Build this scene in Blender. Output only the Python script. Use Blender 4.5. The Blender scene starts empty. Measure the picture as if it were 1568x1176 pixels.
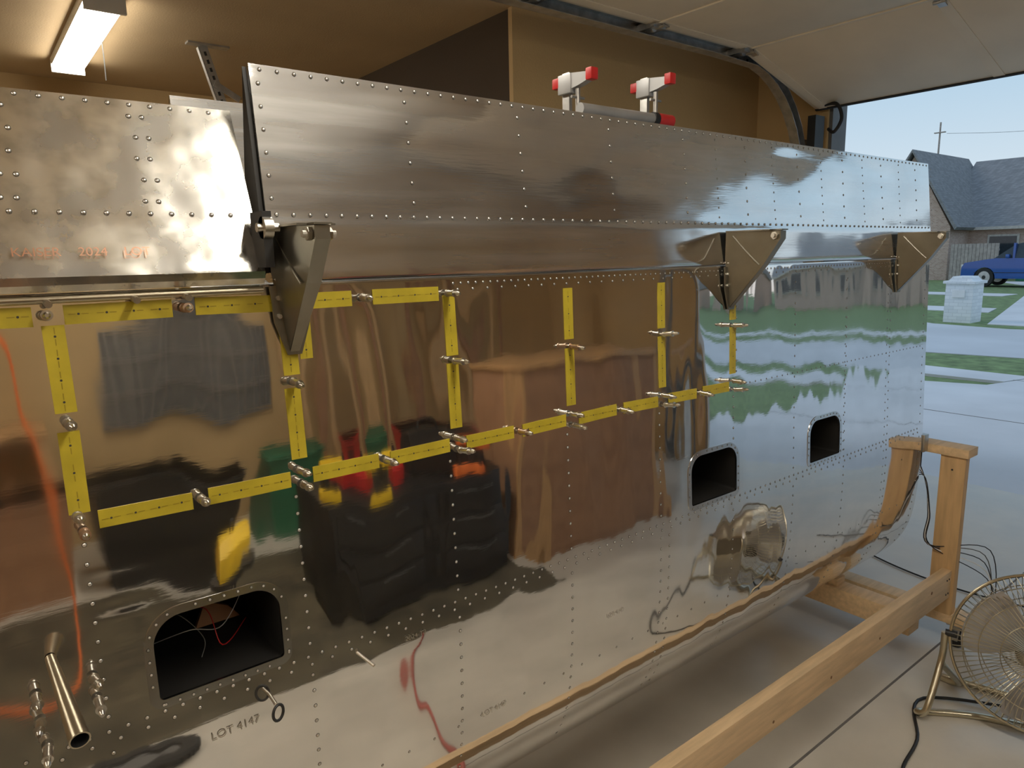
import bpy, bmesh, math, random
from mathutils import Vector, Matrix, noise
random.seed(7)
D = bpy.data
scene = bpy.context.scene
H = 1.6   # eye height

# ------------------------------------------------------------------ materials
def new_mat(name):
    m = D.materials.new(name); m.use_nodes = True
    nt = m.node_tree
    b = nt.nodes["Principled BSDF"]
    return m, nt, b

def mat(name, col, rough=0.5, metal=0.0, var=0.15, scale=8.0, bump=0.0, bscale=60.0, stretch=(1,1,1), rvar=0.0, spec=None, coat=0.0):
    m, nt, b = new_mat(name)
    tc = nt.nodes.new("ShaderNodeTexCoord")
    mp = nt.nodes.new("ShaderNodeMapping"); mp.inputs["Scale"].default_value = stretch
    nt.links.new(tc.outputs["Object"], mp.inputs["Vector"])
    n = nt.nodes.new("ShaderNodeTexNoise"); n.inputs["Scale"].default_value = scale
    n.inputs["Detail"].default_value = 5
    nt.links.new(mp.outputs[0], n.inputs["Vector"])
    r = nt.nodes.new("ShaderNodeValToRGB")
    r.color_ramp.elements[0].position = 0.3; r.color_ramp.elements[1].position = 0.7
    r.color_ramp.elements[0].color = (*[c*(1-var) for c in col], 1)
    r.color_ramp.elements[1].color = (*[min(1, c*(1+var)) for c in col], 1)
    nt.links.new(n.outputs["Fac"], r.inputs["Fac"])
    nt.links.new(r.outputs["Color"], b.inputs["Base Color"])
    b.inputs["Roughness"].default_value = rough
    b.inputs["Metallic"].default_value = metal
    if coat: b.inputs["Coat Weight"].default_value = coat
    if spec is not None: b.inputs["Specular IOR Level"].default_value = spec
    if rvar:
        mr = nt.nodes.new("ShaderNodeMapRange")
        mr.inputs["From Min"].default_value = 0.3; mr.inputs["From Max"].default_value = 0.7
        mr.inputs["To Min"].default_value = max(0.01, rough-rvar); mr.inputs["To Max"].default_value = rough+rvar
        nt.links.new(n.outputs["Fac"], mr.inputs["Value"])
        nt.links.new(mr.outputs[0], b.inputs["Roughness"])
    if bump:
        n2 = nt.nodes.new("ShaderNodeTexNoise"); n2.inputs["Scale"].default_value = bscale
        n2.inputs["Detail"].default_value = 4
        nt.links.new(mp.outputs[0], n2.inputs["Vector"])
        bp = nt.nodes.new("ShaderNodeBump"); bp.inputs["Strength"].default_value = bump
        bp.inputs["Distance"].default_value = 0.01
        nt.links.new(n2.outputs["Fac"], bp.inputs["Height"])
        nt.links.new(bp.outputs[0], b.inputs["Normal"])
    return m

def mat_emit(name, col, strength):
    m, nt, b = new_mat(name)
    b.inputs["Base Color"].default_value = (*col, 1)
    b.inputs["Emission Color"].default_value = (*col, 1)
    b.inputs["Emission Strength"].default_value = strength
    return m

def mat_brick(name, c1, c2, mortar, scale, bw=0.5, rh=0.25, axis="YZ", rough=0.85):
    m, nt, b = new_mat(name)
    tc = nt.nodes.new("ShaderNodeTexCoord")
    sp = nt.nodes.new("ShaderNodeSeparateXYZ"); cb = nt.nodes.new("ShaderNodeCombineXYZ")
    nt.links.new(tc.outputs["Object"], sp.inputs[0])
    ad = nt.nodes.new("ShaderNodeMath"); ad.operation = 'ADD'
    nt.links.new(sp.outputs["X"], ad.inputs[0]); nt.links.new(sp.outputs["Y"], ad.inputs[1])
    nt.links.new(ad.outputs[0], cb.inputs["X"]); nt.links.new(sp.outputs["Z"], cb.inputs["Y"])
    br = nt.nodes.new("ShaderNodeTexBrick")
    br.inputs["Color1"].default_value = (*c1, 1); br.inputs["Color2"].default_value = (*c2, 1)
    br.inputs["Mortar"].default_value = (*mortar, 1); br.inputs["Scale"].default_value = scale
    br.inputs["Brick Width"].default_value = bw; br.inputs["Row Height"].default_value = rh
    br.inputs["Mortar Size"].default_value = 0.015
    nt.links.new(cb.outputs[0], br.inputs["Vector"])
    nt.links.new(br.outputs["Color"], b.inputs["Base Color"])
    b.inputs["Roughness"].default_value = rough
    return m

def mat_alu(name, col, rmin, rmax, scratch=0.0, stretch=(1, 1, 1), scale=3.0, tone=0.9, lowbump=0.0, lstretch=(1, 1, 1), haze=0.0, hrough=0.36):
    """sheet aluminium: roughness mottling, brushed scratches, slow oil-can waves, scuff haze lobe"""
    m, nt, b = new_mat(name)
    tc = nt.nodes.new("ShaderNodeTexCoord")
    n = nt.nodes.new("ShaderNodeTexNoise"); n.inputs["Scale"].default_value = scale; n.inputs["Detail"].default_value = 6
    nt.links.new(tc.outputs["Object"], n.inputs["Vector"])
    mr = nt.nodes.new("ShaderNodeMapRange")
    mr.inputs["From Min"].default_value = 0.35; mr.inputs["From Max"].default_value = 0.7
    mr.inputs["To Min"].default_value = rmin; mr.inputs["To Max"].default_value = rmax
    nt.links.new(n.outputs["Fac"], mr.inputs["Value"])
    nt.links.new(mr.outputs[0], b.inputs["Roughness"])
    b.inputs["Metallic"].default_value = 1.0
    r = nt.nodes.new("ShaderNodeValToRGB")
    r.color_ramp.elements[0].color = (*[c*tone for c in col], 1); r.color_ramp.elements[1].color = (*col, 1)
    r.color_ramp.elements[0].position = 0.35; r.color_ramp.elements[1].position = 0.6
    nt.links.new(n.outputs["Fac"], r.inputs["Fac"])
    nt.links.new(r.outputs["Color"], b.inputs["Base Color"])
    mp = nt.nodes.new("ShaderNodeMapping"); mp.inputs["Scale"].default_value = stretch
    nt.links.new(tc.outputs["Object"], mp.inputs["Vector"])
    n2 = nt.nodes.new("ShaderNodeTexNoise"); n2.inputs["Scale"].default_value = 30; n2.inputs["Detail"].default_value = 6
    nt.links.new(mp.outputs[0], n2.inputs["Vector"])
    bp = nt.nodes.new("ShaderNodeBump"); bp.inputs["Strength"].default_value = scratch
    bp.inputs["Distance"].default_value = 0.002
    nt.links.new(n2.outputs["Fac"], bp.inputs["Height"])
    if lowbump:
        mp3 = nt.nodes.new("ShaderNodeMapping"); mp3.inputs["Scale"].default_value = lstretch
        nt.links.new(tc.outputs["Object"], mp3.inputs["Vector"])
        n3 = nt.nodes.new("ShaderNodeTexNoise"); n3.inputs["Scale"].default_value = 5; n3.inputs["Detail"].default_value = 1.5
        nt.links.new(mp3.outputs[0], n3.inputs["Vector"])
        b3 = nt.nodes.new("ShaderNodeBump"); b3.inputs["Strength"].default_value = 1.0; b3.inputs["Distance"].default_value = lowbump
        nt.links.new(n3.outputs["Fac"], b3.inputs["Height"])
        nt.links.new(b3.outputs[0], bp.inputs["Normal"])
    nt.links.new(bp.outputs[0], b.inputs["Normal"])
    if haze:
        g = nt.nodes.new("ShaderNodeBsdfAnisotropic") if hasattr(bpy.types, "ShaderNodeBsdfAnisotropic") else nt.nodes.new("ShaderNodeBsdfGlossy")
        g.inputs["Roughness"].default_value = hrough
        g.inputs["Color"].default_value = (*col, 1)
        nt.links.new(bp.outputs[0], g.inputs["Normal"])
        mx = nt.nodes.new("ShaderNodeMixShader")
        n4 = nt.nodes.new("ShaderNodeTexNoise"); n4.inputs["Scale"].default_value = 2.6; n4.inputs["Detail"].default_value = 7
        nt.links.new(mp.outputs[0], n4.inputs["Vector"])
        m4 = nt.nodes.new("ShaderNodeMapRange")
        m4.inputs["From Min"].default_value = 0.3; m4.inputs["From Max"].default_value = 0.7
        m4.inputs["To Min"].default_value = haze*0.5; m4.inputs["To Max"].default_value = haze*1.5
        nt.links.new(n4.outputs["Fac"], m4.inputs["Value"])
        nt.links.new(m4.outputs[0], mx.inputs["Fac"])
        nt.links.new(b.outputs[0], mx.inputs[1]); nt.links.new(g.outputs[0], mx.inputs[2])
        nt.links.new(mx.outputs[0], nt.nodes["Material Output"].inputs["Surface"])
    return m

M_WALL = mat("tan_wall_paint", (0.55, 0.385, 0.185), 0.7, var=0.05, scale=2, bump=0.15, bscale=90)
M_WALLD = mat("shaded_recess_wall", (0.06, 0.04, 0.024), 0.8, var=0.06, scale=2, bump=0.15, bscale=90)  # recess shade put into the colour, far darker than the tan walls
M_CEIL = mat("ceiling_paint", (0.44, 0.32, 0.18), 0.8, var=0.05, scale=2, bump=0.15, bscale=90)
M_FLOOR = mat("garage_concrete", (0.58, 0.54, 0.47), 0.38, var=0.14, scale=2.5, bump=0.05, bscale=40, rvar=0.1)
M_DRIVE = mat("drive_concrete", (0.60, 0.60, 0.61), 0.8, var=0.10, scale=0.8, bump=0.1, bscale=20)
M_STREET = mat("street_concrete", (0.52, 0.53, 0.55), 0.85, var=0.08, scale=0.5)
M_JOINT = mat("joint_dark", (0.16, 0.15, 0.14), 0.9)
M_GRASS = mat("lawn_grass", (0.155, 0.22, 0.085), 0.9, var=0.35, scale=6, bump=0.8, bscale=30)
M_DOOR = mat("door_panel_beige", (0.74, 0.64, 0.49), 0.6, var=0.05, scale=3)
M_GALV = mat("galvanised_steel", (0.45, 0.44, 0.42), 0.4, 0.9, var=0.2, scale=20)
M_DARK = mat("dark_steel", (0.05, 0.05, 0.05), 0.5, 0.6)
M_BLACK = mat("black_plastic", (0.012, 0.012, 0.013), 0.45)
M_RUBBER = mat("black_rubber", (0.02, 0.02, 0.02), 0.8)
M_MAT = mat("added_mat_rubber", (0.09, 0.075, 0.045), 0.8, var=.5, scale=3)
M_WOOD = mat("pine_wood", (0.70, 0.50, 0.29), 0.6, var=0.13, scale=7, stretch=(1, 8, 8), bump=0.1)
M_WOODV = mat("pine_wood_upright", (0.60, 0.39, 0.19), 0.6, var=0.13, scale=7, stretch=(8, 8, 1), bump=0.1)
M_KNOT = mat("wood_knot", (0.22, 0.11, 0.05), 0.7)
M_WING = mat_alu("wing_skin_aluminium", (0.87, 0.855, 0.83), 0.025, 0.075, scratch=0.010, stretch=(1, 1, 6), lowbump=0.0032, lstretch=(1.6, 1, 0.45), haze=0.065)
M_AIL = mat_alu("aileron_skin_aluminium", (0.90, 0.895, 0.88), 0.05, 0.12, scratch=0.03, stretch=(0.6, 1, 8), scale=5, lowbump=0.0045, lstretch=(.7, 1, 1.2), haze=0.22, hrough=.40)
M_FLAP = mat_alu("flap_skin_aluminium", (0.90, 0.87, 0.80), 0.12, 0.20, scratch=0.05, stretch=(1, 1, 1), scale=20, tone=0.52, lowbump=0.004, lstretch=(2, 1, 2), haze=0.16, hrough=.4)
M_FLANGE = mat_alu("flange_aluminium", (0.72, 0.72, 0.71), 0.2, 0.3)
M_RIVET = mat("rivet_aluminium", (0.80, 0.78, 0.74), 0.35, 1.0)
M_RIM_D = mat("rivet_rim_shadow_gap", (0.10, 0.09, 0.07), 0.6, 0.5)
M_HOLE = mat("rivet_hole_dark", (0.06, 0.055, 0.045), 0.7)
M_TPRINT = mat("tape_print_ink", (0.36, 0.27, 0.02), 0.5)
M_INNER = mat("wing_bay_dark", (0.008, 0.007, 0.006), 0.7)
M_BRKT = mat("hinge_bracket_metal", (0.30, 0.285, 0.24), 0.33, 0.9, var=0.2)
M_TAPE = mat("yellow_tape", (0.56, 0.44, 0.035), 0.4, var=0.14, scale=20)
M_CLECO = mat("cleco_steel", (0.66, 0.63, 0.57), 0.3, 1.0, var=0.15)
M_COPPER = mat("cleco_copper", (0.60, 0.44, 0.32), 0.35, 1.0, var=0.15)
M_BRASS = mat("anodised_tube_metal", (0.50, 0.44, 0.33), 0.35, 1.0)
M_RED = mat("red_plastic", (0.50, 0.02, 0.02), 0.4)
M_ORANGE = mat("orange_cord_rubber", (0.95, 0.20, 0.04), 0.5)
M_HOSE = mat("red_air_hose_rubber", (0.42, 0.09, 0.07), 0.5)
M_YEL = mat("yellow_plastic", (0.90, 0.58, 0.02), 0.4)
M_BROWN = mat("cabinet_brown", (0.36, 0.19, 0.10), 0.7)
M_CABW = mat("cabinet_edge_wood", (0.52, 0.30, 0.13), 0.6, var=.15, scale=7, stretch=(8, 8, 1))
M_GREEN = mat("green_plastic", (0.02, 0.16, 0.08), 0.5)
M_GREY = mat("grey_metal_shelf", (0.12, 0.12, 0.12), 0.5)
M_WHITE = mat("white_paint", (0.75, 0.75, 0.74), 0.5, var=0.04)
M_CLAMP = mat("clamp_grey_casting", (0.40, 0.40, 0.40), 0.45, 0.5)
M_LIGHT = mat_emit("fluorescent_diffuser", (1.0, 0.93, 0.80), 25.0)
M_INK = mat("mill_stamp_ink", (0.58, 0.54, 0.47), 0.3, 0.95)
M_INKR = mat("red_mill_stamp_ink", (0.62, 0.34, 0.22), 0.35, 0.8)
M_BRICKH = mat_brick("house_brick", (0.42, 0.28, 0.22), (0.55, 0.40, 0.33), (0.55, 0.5, 0.45), 4.0)
M_BRICKW = mat_brick("mailbox_white_brick", (0.72, 0.74, 0.76), (0.82, 0.83, 0.84), (0.55, 0.56, 0.58), 5.0, 0.9, 0.38)
M_SHING = mat_brick("roof_shingles", (0.20, 0.20, 0.205), (0.27, 0.27, 0.275), (0.13, 0.13, 0.135), 3.0, 0.6, 0.3)
M_TRIM = mat("house_trim", (0.55, 0.50, 0.45), 0.7)
M_GLASS = mat("dark_glass", (0.03, 0.04, 0.05), 0.08, 0.0)
M_FENCE = mat("grey_fence_wood", (0.38, 0.33, 0.30), 0.85, var=0.2)
M_CAR = mat("blue_car_paint", (0.01, 0.08, 0.34), 0.25, 0.4, var=0.03, coat=0.8)
M_RIM = mat("alloy_rim", (0.5, 0.5, 0.52), 0.3, 1.0)
M_CHROME = mat("fan_wire_chrome", (0.60, 0.55, 0.42), 0.3, 1.0)

# ------------------------------------------------------------------ mesh builder
def catmull(pts, n=8, closed=False):
    P = [Vector(p) for p in pts]; out = []
    k = len(P)
    for i in range(k-1):
        p0 = P[max(i-1, 0)]; p1 = P[i]; p2 = P[i+1]; p3 = P[min(i+2, k-1)]
        for j in range(n):
            t = j/n
            out.append(0.5*((2*p1)+(p2-p0)*t+(2*p0-5*p1+4*p2-p3)*t*t+(3*p1-p0-3*p2+p3)*t**3))
    out.append(P[-1]); return out

class MB:
    def __init__(s, name):
        s.name = name; s.bm = bmesh.new(); s.mats = []
    def mi(s, m):
        if m not in s.mats: s.mats.append(m)
        return s.mats.index(m)
    def face(s, vs, m):
        try:
            f = s.bm.faces.new(vs); f.material_index = s.mi(m); return f
        except ValueError: return None
    def box(s, lo, hi, m, rot=None, pivot=None, bevel=0.0):
        c = (Vector(lo)+Vector(hi))/2; d = Vector(hi)-Vector(lo)
        M = Matrix.Translation(c) @ Matrix.Diagonal((*d, 1))
        if rot is not None:
            pv = Vector(pivot) if pivot is not None else c
            M = Matrix.Translation(pv) @ rot.to_4x4() @ Matrix.Translation(-pv) @ M
        r = bmesh.ops.create_cube(s.bm, size=1.0, matrix=M)
        fs = set(f for v in r['verts'] for f in v.link_faces)
        k = s.mi(m)
        for f in fs: f.material_index = k
        if bevel:
            es = list(set(e for v in r['verts'] for e in v.link_edges))
            rr = bmesh.ops.bevel(s.bm, geom=es, offset=bevel, segments=2, affect='EDGES', profile=0.6)
            for f in rr['faces']: f.material_index = k
    def ring(s, c, ax, r, seg):
        ax = Vector(ax).normalized()
        a = ax.orthogonal().normalized(); b = ax.cross(a)
        return [s.bm.verts.new(Vector(c)+a*r*math.cos(2*math.pi*i/seg)+b*r*math.sin(2*math.pi*i/seg)) for i in range(seg)]
    def cyl(s, p0, p1, r0, m, r1=None, seg=16, caps=True):
        r1 = r0 if r1 is None else r1
        ax = Vector(p1)-Vector(p0)
        A = s.ring(p0, ax, r0, seg); B = s.ring(p1, ax, r1, seg)
        for i in range(seg): s.face([A[i], A[(i+1) % seg], B[(i+1) % seg], B[i]], m)
        if caps: s.face(A[::-1], m); s.face(B, m)
    def tube(s, pts, r, m, seg=8, n=8, smooth=True, closed=False):
        P = catmull(pts, n) if smooth else [Vector(p) for p in pts]
        prev = None; first = None; a = None
        for i, p in enumerate(P):
            if closed: t = P[(i+1) % len(P)]-P[i-1]
            else: t = P[min(i+1, len(P)-1)]-P[max(i-1, 0)]
            if t.length < 1e-9: continue
            t.normalize()
            if a is None: a = t.orthogonal().normalized()
            else:
                a = a-t*a.dot(t)
                a = a.normalized() if a.length > 1e-6 else t.orthogonal().normalized()
            b = t.cross(a)
            R = [s.bm.verts.new(p+a*r*math.cos(2*math.pi*k/seg)+b*r*math.sin(2*math.pi*k/seg)) for k in range(seg)]
            if prev:
                for k in range(seg): s.face([prev[k], prev[(k+1) % seg], R[(k+1) % seg], R[k]], m)
            else: first = R
            prev = R
        if closed:
            for k in range(seg): s.face([prev[k], prev[(k+1) % seg], first[(k+1) % seg], first[k]], m)
        else:
            s.face(first[::-1], m); s.face(prev, m)
    def prism(s, prof, axis, a, b, m, mats=None):
        """prof: 2D polygon. axis 'X': (y,z); 'Y': (x,z); 'Z': (x,y)"""
        def P(p, t):
            return {'X': (t, p[0], p[1]), 'Y': (p[0], t, p[1]), 'Z': (p[0], p[1], t)}[axis]
        A = [s.bm.verts.new(P(p, a)) for p in prof]; B = [s.bm.verts.new(P(p, b)) for p in prof]
        n = len(prof)
        for i in range(n): s.face([A[i], A[(i+1) % n], B[(i+1) % n], B[i]], mats[i] if mats else m)
        s.face(A[::-1], m); s.face(B, m)
    def finish(s, angle=35, parent=None, recalc=True):
        if recalc: bmesh.ops.recalc_face_normals(s.bm, faces=s.bm.faces[:])
        me = D.meshes.new(s.name); s.bm.to_mesh(me); s.bm.free()
        for m in s.mats: me.materials.append(m)
        ob = D.objects.new(s.name, me); scene.collection.objects.link(ob)
        sharpen(me, angle)
        if parent: ob.parent = parent
        return ob

def sharpen(me, angle=35):
    bm = bmesh.new(); bm.from_mesh(me)
    for f in bm.faces: f.smooth = True
    for e in bm.edges:
        if len(e.link_faces) == 2:
            fa, fb = e.link_faces
            e.smooth = not (e.calc_face_angle(0) > math.radians(angle) or fa.material_index != fb.material_index)
    bm.to_mesh(me); bm.free()

def empty(name, loc=(0, 0, 0)):
    e = D.objects.new(name, None); e.location = (0, 0, 0)
    e.empty_display_size = 0.1
    scene.collection.objects.link(e); return e

# ------------------------------------------------------------------ camera
cam = D.cameras.new("camera"); co = D.objects.new("camera", cam); scene.collection.objects.link(co)
Xc = Vector((1399, 224, -1075)).normalized()
Yc = Vector((-855, 179, -1075)); Yc = (Yc-Xc*Yc.dot(Xc)).normalized()
Zc = Xc.cross(Yc)
R = Matrix((Xc, Yc, Zc))
co.matrix_world = Matrix.Translation((0, 0, H)) @ R.to_4x4()
cam.sensor_width = 36; cam.lens = 36*1075/1568; cam.clip_start = 0.02; cam.clip_end = 400
scene.camera = co

# ------------------------------------------------------------------ world
w = D.worlds.new("sky"); scene.world = w; w.use_nodes = True
nt = w.node_tree; bg = nt.nodes["Background"]
tc = nt.nodes.new("ShaderNodeTexCoord"); sp = nt.nodes.new("ShaderNodeSeparateXYZ")
nt.links.new(tc.outputs["Generated"], sp.inputs[0])
rp = nt.nodes.new("ShaderNodeValToRGB")
e = rp.color_ramp.elements
e[0].position = 0.0; e[0].color = (0.70, 0.68, 0.67, 1)
e[1].position = 1.0; e[1].color = (0.34, 0.48, 0.68, 1)
x = rp.color_ramp.elements.new(0.06); x.color = (0.56, 0.65, 0.72, 1)
x = rp.color_ramp.elements.new(0.22); x.color = (0.36, 0.52, 0.66, 1)
nt.links.new(sp.outputs["Z"], rp.inputs["Fac"])
nt.links.new(rp.outputs["Color"], bg.inputs["Color"])
bg.inputs["Strength"].default_value = 1.2
scene.view_settings.view_transform = 'Standard'
scene.view_settings.exposure = 0.0

# ------------------------------------------------------------------ room shell
XF, YR, YL, XB, ZC = 5.15, -3.6, 6.6, -3.0, 3.0
YN, XN = 3.42, 2.70
def simple_box(name, lo, hi, m, **k):
    b = MB(name); b.box(lo, hi, m, **k); return b.finish()
b = MB("floor"); b.box((XB-0.15, YR-0.15, -0.15), (XF+0.15, YL+0.15, 0), M_FLOOR)
b.box((XB, 1.012, 0), (XF+0.15, 1.020, 0.001), M_JOINT)
b.finish()
simple_box("ceiling", (XB-0.15, YR-0.15, ZC), (XF+0.15, YL+0.15, ZC+0.15), M_CEIL)
simple_box("wall_back", (XB-0.15, YR-0.15, 0), (XB, YL+0.15, ZC), M_WALL)
simple_box("wall_right", (XB, YR-0.15, 0), (XF+0.15, YR, ZC), M_WALL)
simple_box("wall_left", (XB, YL, 0), (XN+0.12, YL+0.15, ZC), M_WALL)
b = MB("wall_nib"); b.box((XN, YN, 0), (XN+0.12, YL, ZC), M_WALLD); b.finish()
b = MB("wall_side"); b.box((XN-0.012, YN-0.035, 0), (XF, YN, ZC), M_WALL)
b.box((XN+0.121, YN, 0), (XF, YN+0.1, ZC), M_WALL); b.finish()
b = MB("wall_front")
b.box((XF, 2.80, 0), (XF+0.15, YN+0.1, ZC), M_WALL)
b.box((XF, YR, 0), (XF+0.15, -1.75, ZC), M_WALL)
b.box((XF, -1.75, 2.68), (XF+0.15, 2.80, ZC), M_WALL)
b.finish()
b = MB("trim_1"); b.box((XF+0.02, 2.775, 0), (XF+0.22, 2.80, 2.68), M_GREY); b.box((XF+0.15, 2.78, 0), (XF+0.19, 2.92, 2.75), M_TRIM); b.finish()
b = MB("trim_2"); b.box((XF+0.02, -1.75, 0), (XF+0.2, -1.725, 2.68), M_TRIM); b.finish()

# garage door (open, overhead) -------------------------------------------------
gd = empty("garage_door")
secs = [(2.40, 2.865, 3.275, 2.865), (3.28, 2.865, 4.155, 2.865), (4.16, 2.86, 5.09, 2.60)]
for i, (x0, z0, x1, z1) in enumerate(secs):
    p = MB("panel_%d" % (i+1))
    L = math.hypot(x1-x0, z1-z0); ang = math.atan2(z0-z1, x1-x0)
    rot = Matrix.Rotation(ang, 3, 'Y')
    pv = (x0, 0, z0)
    p.box((x0, -1.70, z0), (x0+L, 2.86, z0+0.040), M_DOOR, rot=rot, pivot=pv, bevel=0.004)
    for yy in (-1.66, -0.55, 0.58, 1.70, 2.80):
        p.box((x0+0.01, yy-0.03, z0-0.004), (x0+L-0.01, yy+0.03, z0), M_DOOR, rot=rot, pivot=pv)
    p.box((x0+L-0.02, -1.70, z0-0.008), (x0+L, 2.86, z0), M_DOOR if i < 2 else M_RUBBER, rot=rot, pivot=pv)
    p.box((x0+L-0.001, -1.70, z0-0.002), (x0+L+0.006, 2.86, z0+0.01), M_DARK, rot=rot, pivot=pv)
    for yy in (-0.55, 0.58, 1.70, 2.80):
        if i: p.box((x0-0.06, yy-0.02, z0-0.016), (x0+0.06, yy+0.02, z0-0.010), M_GALV, rot=rot, pivot=pv)
        if i: p.cyl((x0, yy-0.03, z0-0.018), (x0, yy+0.03, z0-0.018), 0.010, M_GALV)
    p.finish(parent=gd)
for side, y0 in ((1, 2.93), (-1, -1.80)):
    t = MB("track_%s" % ("a" if side > 0 else "b"))
    path = [(0.6, 2.85), (3.9, 2.85)]
    for k in range(1, 10):
        a = k/9*math.pi/2
        path.append((4.1+0.78*math.sin(a)+0.1, 2.07+0.78*math.cos(a)))
    path += [(4.98, 1.8), (4.98, 0.02)]
    for (oy, on, wy_, wn) in ((0.0, 0.0, 0.004, 0.07), (-0.035*side, 0.035, 0.07, 0.004), (-0.035*side, -0.035, 0.07, 0.004)):
        prev = None
        for i, (px, pz) in enumerate(path):
            q = path[min(i+1, len(path)-1)]; r_ = path[max(i-1, 0)]
            tx, tz = q[0]-r_[0], q[1]-r_[1]; l = math.hypot(tx, tz); nx, nz = -tz/l, tx/l
            c = Vector((px+nx*on, y0+oy, pz+nz*on))
            N = Vector((nx, 0, nz))*wn/2; Yv = Vector((0, wy_/2, 0))
            Rg = [t.bm.verts.new(c+N+Yv), t.bm.verts.new(c+N-Yv), t.bm.verts.new(c-N-Yv), t.bm.verts.new(c-N+Yv)]
            if prev:
                for k in range(4): t.face([prev[k], prev[(k+1) % 4], Rg[(k+1) % 4], Rg[k]], M_GALV)
            prev = Rg
    t.box((0.6, y0+0.003, 2.85), (4.15, y0+0.007, 2.94), M_GALV)
    t.box((0.6, y0+0.007, 2.885), (4.15, y0+0.045, 2.889), M_GALV)
    for k in range(60):
        xx = 0.65+k*0.058
        t.box((xx, y0-0.001, 2.900), (xx+0.025, y0+0.010, 2.918), M_BLACK)
    for xx in (2.42, 3.28, 4.14):
        t.cyl((xx, y0-0.09*side, 2.85), (xx, y0-0.005*side, 2.85), 0.022, M_GALV)
        t.box((xx-0.05, y0-0.13*side if side > 0 else y0, 2.84), (xx+0.05, y0 if side > 0 else y0+0.13, 2.875), M_GALV)
    for xx in (1.0, 2.6, 3.9):
        t.box((xx, y0+0.008, 2.90), (xx+0.03, y0+0.012, ZC), M_GALV)
    for zz in (2.35, 1.6, 0.8):
        t.box((4.99, y0-0.02, zz), (XF, y0+0.03, zz+0.05), M_GALV)
    for k in range(12):
        a = math.pi/2*k/11
        t.box((4.20+0.78*math.sin(a)-0.010, y0-0.003, 2.07+0.78*math.cos(a)-0.010), (4.20+0.78*math.sin(a)+0.010, y0+0.012, 2.07+0.78*math.cos(a)+0.010), M_BLACK)
    t.finish(parent=gd)
t = MB("pull_strap"); t.tube([(5.05, 2.78, 2.62), (5.0, 2.66, 2.60), (5.0, 2.62, 2.50), (5.02, 2.68, 2.42), (5.05, 2.74, 2.45)], 0.012, M_RUBBER)
t.box((4.98, 2.80, 2.3), (5.1, 2.86, 2.55), M_DARK); t.finish(parent=gd)

# lights -----------------------------------------------------------------------
def fixture(name, x, y0, y1, wd=0.2, drop=0.0):
    f = MB(name); Z = ZC-drop
    f.prism([(x-wd/2, Z), (x-wd/2, Z-0.03), (x-wd/2+0.025, Z-0.07), (x+wd/2-0.025, Z-0.07), (x+wd/2, Z-0.03), (x+wd/2, Z)], 'Y', y0, y1, M_WHITE)
    f.prism([(x-wd/2+0.004, Z-0.035), (x-wd/2+0.028, Z-0.086), (x+wd/2-0.028, Z-0.086), (x+wd/2-0.004, Z-0.035)], 'Y', y0+0.02, y1-0.02, M_LIGHT)
    f.box((x-wd/2, y0-0.004, Z-0.09), (x+wd/2, y0+0.02, Z), M_WHITE)
    f.box((x-wd/2, y1-0.02, Z-0.09), (x+wd/2, y1+0.004, Z), M_WHITE)
    f.tube([(x+0.05, y0+0.5, Z-0.09), (x+0.052, y0+0.5, Z-0.2), (x+0.05, y0+0.5, Z-0.33)], 0.003, M_GREY)
    if drop:
        for yy in (y0+.15, y1-.15):
            for dx in (-.05, .05): f.cyl((x+dx, yy, Z), (x+dx*.2, yy, ZC), .002, M_GALV, seg=6)
    return f.finish()
fixture("added_wall_light", 0.80, 4.45, 6.0)
fixture("added_wall_light", 0.86, -0.55, 0.90, drop=.22)
fixture("added_wall_light", 0.84, 1.60, 2.95, drop=.22)  # extra fixture added out of view to brighten the side wall
fixture("added_wall_light", -1.6, -0.75, 0.75, drop=.22)
fixture("added_wall_light", 0.84, -2.9, -1.4, drop=.22)

h = MB("track_hanger")
h.box((1.36, 5.05, ZC-0.012), (1.62, 5.12, ZC), M_GALV)
d0, d1 = Vector((1.46, 5.1, ZC-0.01)), Vector((1.72, 5.1, 2.05))
v = (d1-d0); L = v.length; rot = Vector((0, 0, -1)).rotation_difference(v.normalized()).to_matrix()
h.box(d0+Vector((-0.03, -0.003, -L)), d0+Vector((0.03, 0.003, 0)), M_GALV, rot=rot, pivot=d0)
h.box(d0+Vector((-0.03, -0.003, -L)), d0+Vector((-0.026, 0.04, 0)), M_GALV, rot=rot, pivot=d0)
for k in range(20):
    h.box(d0+Vector((-0.006, -0.006, -0.06-k*0.05)), d0+Vector((0.010, -0.002, -0.035-k*0.05)), M_BLACK, rot=rot, pivot=d0)
h.box((1.50, 5.08, ZC-0.30), (1.68, 5.09, ZC-0.26), M_GALV, rot=Matrix.Rotation(0.5, 3, 'Y'))
h.finish()

# ------------------------------------------------------------------ WING
front = [(-.038, 1.158), (-.06, 1.156), (-.20, 1.150), (-.37, 1.143), (-.53, 1.136), (-.69, 1.129), (-.80, 1.126), (-.95, 1.130), (-1.07, 1.144),
         (-1.155, 1.173), (-1.235, 1.226), (-1.298, 1.293), (-1.34, 1.36), (-1.36, 1.41)]
back = [(-1.36, 1.41), (-1.345, 1.46), (-1.27, 1.525), (-1.05, 1.565), (-.8, 1.55), (-.5, 1.48), (-.2, 1.37), (-.038, 1.28)]
FD = [(H+p[0], p[1]) for p in [tuple(q)[:2] for q in catmull([(a, b_, 0) for a, b_ in front], 10)]]
BD = [(H+p[0], p[1]) for p in [tuple(q)[:2] for q in catmull([(a, b_, 0) for a, b_ in back], 5)]]
RIBS = [0.098+0.3155*k for k in range(-4, 9)] + [2.90]
ZS = H-0.69
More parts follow.
